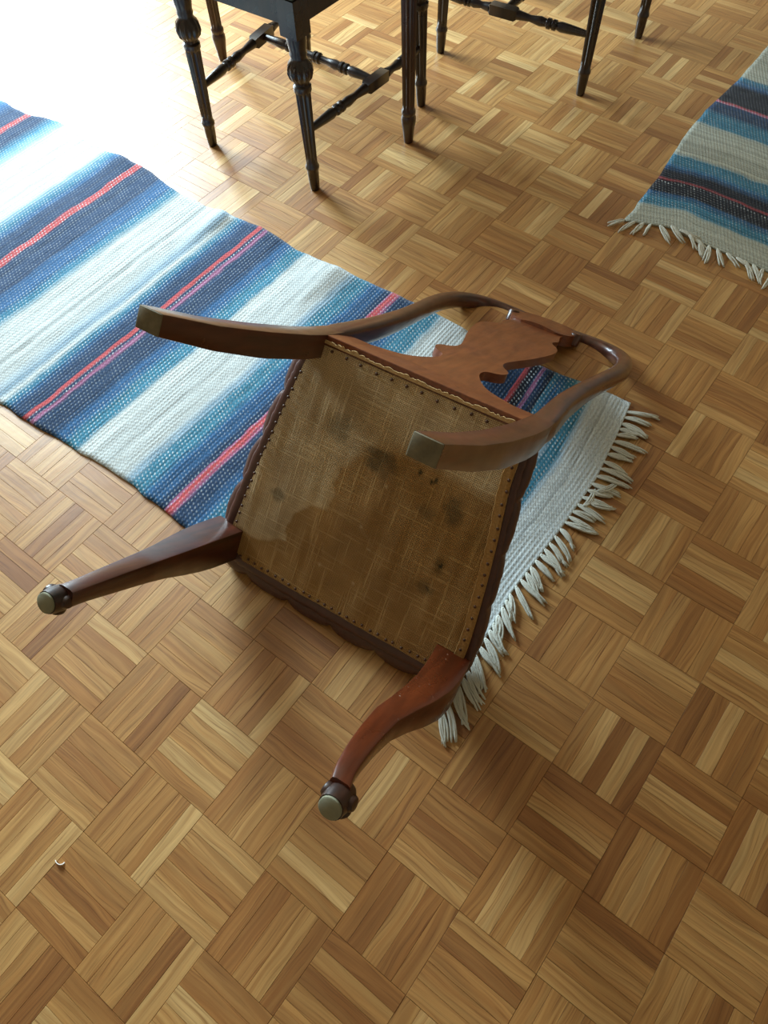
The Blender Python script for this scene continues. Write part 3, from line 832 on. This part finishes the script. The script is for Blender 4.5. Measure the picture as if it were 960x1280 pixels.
# ------------------------------------------------------------------ upright chairs and table
def leg_profile(H, top=None):
    return [(0, .0105), (.004, .0118), (.03, .0138), (.056, .0148), (.060, .0170), (.066, .0172), (.071, .0145), (.079, .0142), (.248, .0185), (.254, .0210), (.264, .0210), (.268, .0165),
            (.274, .0190), (.283, .0275), (.296, .0315), (.310, .0285), (.321, .0195), (.327, .0180), (.333, .0200), (.339, .0185), (.356, .0215), (.372, .0225), (.376, .0225)]
def flut(h):
    if .079 < h < .250: return (.22, 10)
    if .272 < h < .320: return (.16, 16)
    return (0, 1)
def dense(p, step=.008):
    out = [p[0]]
    for a, b in zip(p[:-1], p[1:]):
        n = max(1, int((b[0]-a[0])/step))
        for i in range(1, n+1): out.append((a[0]+(b[0]-a[0])*i/n, a[1]+(b[1]-a[1])*i/n))
    return out
def turned_bar(a, b, block=True, frac=.5):
    """turned stretcher from a to b with an optional square block in the middle"""
    a = np.array(a, float); b = np.array(b, float); L = np.linalg.norm(b-a); ax = (b-a)/L
    half = [(0, .0075), (.30, .0118), (.40, .0128), (.46, .0095), (.475, .0135), (.51, .0135), (.53, .0095), (.55, .0135), (.585, .0135), (.60, .0100), (.68, .0125), (.82, .0085)]
    hb = .042 if block else 0
    mb = MB()
    def seg(o, d, ln):
        prof = [(t*ln, r) for t, r in half] + [(ln, .0095), ]
        if block: prof[-1] = (ln, .0125)
        q = dense([(h, r) for h, r in prof], .012)
        mb.loft(lathe(q, n=14, origin=o, axis=d))
    seg(a, ax, L*frac - hb); seg(b, -ax, L*(1-frac) - hb)
    if block:
        up = np.array((0,0,1.0)); sd = np.cross(ax, up); c = a + (b-a)*frac
        w_ = .0132
        rings = [[tuple(c + ax*t + sd*w_*k_*i + up*w_*k_*j) for i, j in ((-1,-1),(1,-1),(1,1),(-1,1))] for t, k_ in ((-hb, .75), (-hb+.006, 1), (hb-.006, 1), (hb, .75))]
        mb.loft(rings)
    else:
        c = (a+b)/2
        mb.loft(lathe([(-.012, .0095), (-.009, .0138), (-.003, .0138), (0, .011), (.003, .0138), (.009, .0138), (.012, .0095)], n=14, origin=c, axis=ax))
    return mb
def dining_chair(label, feet, back_dir, first=None):
    """feet: local front-left, front-right, rear-right, rear-left (x, y); +y is the front"""
    c = empty('dining_chair', (0,0,0), label, 'chair', group=None)
    top = []
    cx = sum(f[0] for f in feet)/4; cy = sum(f[1] for f in feet)/4
    for (fx, fy) in feet:
        tx, ty = fx + (cx-fx)*.045, fy + (cy-fy)*.02
        H = .376
        lean = np.array((tx-fx, ty-fy, H)); lean /= np.linalg.norm(lean)
        mb = MB().loft(lathe(dense(leg_profile(H)), n=40, flute=flut, origin=(fx, fy, .0), axis=lean))
        mb.box((tx-.0235, ty-.0235, .372), (tx+.0235, ty+.0235, .448))
        o = mb.obj('leg', M_EBON, c, True, 40)
        top.append((tx, ty))
    for a, b in ((0, 3), (1, 2)):
        A = (*[feet[a][k]*.6+top[a][k]*.4 for k in (0, 1)], .155); B = (*[feet[b][k]*.6+top[b][k]*.4 for k in (0, 1)], .155)
        turned_bar(A, B, True, .42).obj('side_stretcher', M_EBON, c, True, 40)
    mid = [tuple((feet[a][k]*.6+top[a][k]*.4)*.58 + (feet[b][k]*.6+top[b][k]*.4)*.42 for k in (0, 1)) + (.155,) for a, b in ((0, 3), (1, 2))]
    turned_bar(mid[0], mid[1], block=False).obj('cross_stretcher', M_EBON, c, True, 40)
    for a, b in ((0, 1), (1, 2), (2, 3), (3, 0)):
        A = np.array(top[a]); B = np.array(top[b]); d = (B-A)/np.linalg.norm(B-A); nrm = np.array((-d[1], d[0]))
        A2 = A + d*.02; B2 = B - d*.02
        q = [A2-nrm*.012, B2-nrm*.012, B2+nrm*.012, A2+nrm*.012]
        mb = MB().loft([[(p[0], p[1], z) for p in q] for z in (.390, .442)])
        bevel(mb.obj('apron', M_EBON, c), .001)
    xs = [t[0] for t in top]; ys_ = [t[1] for t in top]
    quad = lambda g: [(top[0][0]-g, top[0][1]+g), (top[1][0]+g, top[1][1]+g), (top[2][0]+g, top[2][1]-g), (top[3][0]-g, top[3][1]-g)]
    mb = MB().loft([[(p[0], p[1], z) for p in quad(g)] for z, g in ((.446, .012), (.450, .024), (.470, .026), (.485, .015), (.492, -.03))])
    bevel(mb.obj('seat', M_SEAT, c), .006, 3)
    # back: two stiles, top rail, splat
    for k_ in (2, 3):
        x0, y0 = top[k_]
        rings = [superring((x0, y0 - .10*((z-.44)/.55)**1.5 if z > .44 else y0, z), (1,0,0), (0,1,0), .016, .014, 12, 6) for z in np.linspace(.44, .98, 14)]
        MB().loft(rings).obj('back_stile', M_EBON, c, True, 40)
    (xa, ya), (xb, yb) = top[3], top[2]
    mb = MB().box((min(xa, xb)-.02, ya-.118, .93), (max(xa, xb)+.02, ya-.092, .995)); bevel(mb.obj('top_rail', M_EBON, c), .006, 3)
    mb = MB().box((min(xa, xb)+.02, ya-.038, .60), (max(xa, xb)-.02, ya-.018, .635)); bevel(mb.obj('lower_rail', M_EBON, c), .004, 2)
    xm = (xa+xb)/2
    mb = MB().loft([[(xm-h, ya-.028-.075*t, z), (xm+h, ya-.028-.075*t, z), (xm+h, ya-.018-.075*t, z), (xm-h, ya-.018-.075*t, z)] for z, h, t in ((.62, .045, 0), (.70, .06, .2), (.80, .05, .5), (.94, .07, 1))])
    bevel(mb.obj('splat', M_EBON, c), .002, 2)
    return c
# chair at the table's end; its rear legs are the ones towards the camera
c1 = dining_chair('dark turned leg dining chair at the table end nearest the fallen chair', [(-.236, .232), (.181, .232), (.173, -.220), (-.173, -.238)], None)
c1.location = (-1.391, 1.350, 0)
c2 = dining_chair('dark turned leg dining chair on the right long side of the table', [(-.215, .225), (.205, .221), (.178, -.2215), (-.178, -.2215)], None)
c2.location = (-1.100, 2.052, 0); c2.rotation_euler = (0, 0, math.radians(90 + 1.0))

tb = empty('dining_table', (-1.485, 2.10, 0), 'brown table on slim fluted legs that the two dark chairs stand around', 'table')
TP = [(0, .0115), (.004, .0125), (.03, .0150), (.055, .0190), (.068, .0195), (.076, .0165), (.080, .0185), (.088, .0185), (.092, .0155), (.60, .0215), (.606, .0245), (.616, .0245), (.62, .021)]
for (x, y) in ((.344, -.672), (-.345, -.667), (.344, .67), (-.345, .67)):
    mb = MB().loft(lathe(dense(TP), n=40, flute=lambda h: (.24, 10) if .093 < h < .60 else (0, 1), origin=(x, y, 0)))
    mb.box((x-.026, y-.026, .618), (x+.026, y+.026, .716))
    mb.obj('leg', M_TABLE, tb, True, 40)
for x0, y0, x1, y1 in ((-.33, -.682, .33, -.660), (-.33, .660, .33, .682), (-.356, -.65, -.334, .65), (.334, -.65, .356, .65)):
    bevel(MB().box((x0, y0, .635), (x1, y1, .715)).obj('apron', M_TABLE, tb), .002)
bevel(MB().box((-.43, -.76, .715), (.43, .76, .738)).obj('tabletop', M_TABLE, tb), .006, 3)

# ------------------------------------------------------------------ the window wall (left of the picture)
M_WALL = mat_simple('plaster', lin(152, 134, 110), .9, .2, .1, 40, .03)
M_PAINT = mat_simple('white_paint', lin(232, 230, 224), .4, .4, 0, 20, .02)
wy0, wy1, wz0, wz1 = .80, 2.56, .77, 2.23
mb = MB()
for a, b in (((WX-.12, FY0*CELL, -.03), (WX, wy0, 2.5)), ((WX-.12, wy1, -.03), (WX, FY1*CELL, 2.5)), ((WX-.12, wy0, -.03), (WX, wy1, wz0)), ((WX-.12, wy0, wz1), (WX, wy1, 2.5))): mb.box(a, b)
wl = mb.obj('wall_left', M_WALL); wl['kind'] = 'structure'
mb = MB()
for a, b in (((WX-.08, wy0, wz0), (WX-.03, wy0+.05, wz1)), ((WX-.08, wy1-.05, wz0), (WX-.03, wy1, wz1)), ((WX-.08, wy0+.05, wz0), (WX-.03, wy1-.05, wz0+.05)), ((WX-.08, wy0+.05, wz1-.05), (WX-.03, wy1-.05, wz1)), ((WX-.08, 1.65, wz0+.05), (WX-.03, 1.71, wz1-.05))): mb.box(a, b)
RX1, RY0, RY1, RZ = FX1*CELL, FY0*CELL, FY1*CELL, 2.5
for nm, a, b in (('wall_right', (RX1, RY0, -.03), (RX1+.1, RY1, RZ)), ('wall_back', (WX, RY1, -.03), (RX1+.1, RY1+.1, RZ)), ('wall_front', (WX, RY0-.1, -.03), (RX1+.1, RY0, RZ)), ('ceiling', (WX-.12, RY0-.1, RZ), (RX1+.1, RY1+.1, RZ+.1))):
    q = MB().box(a, b).obj(nm, M_WALL); q['kind'] = 'structure'
wn = mb.obj('window_1', M_PAINT); wn['kind'] = 'structure'
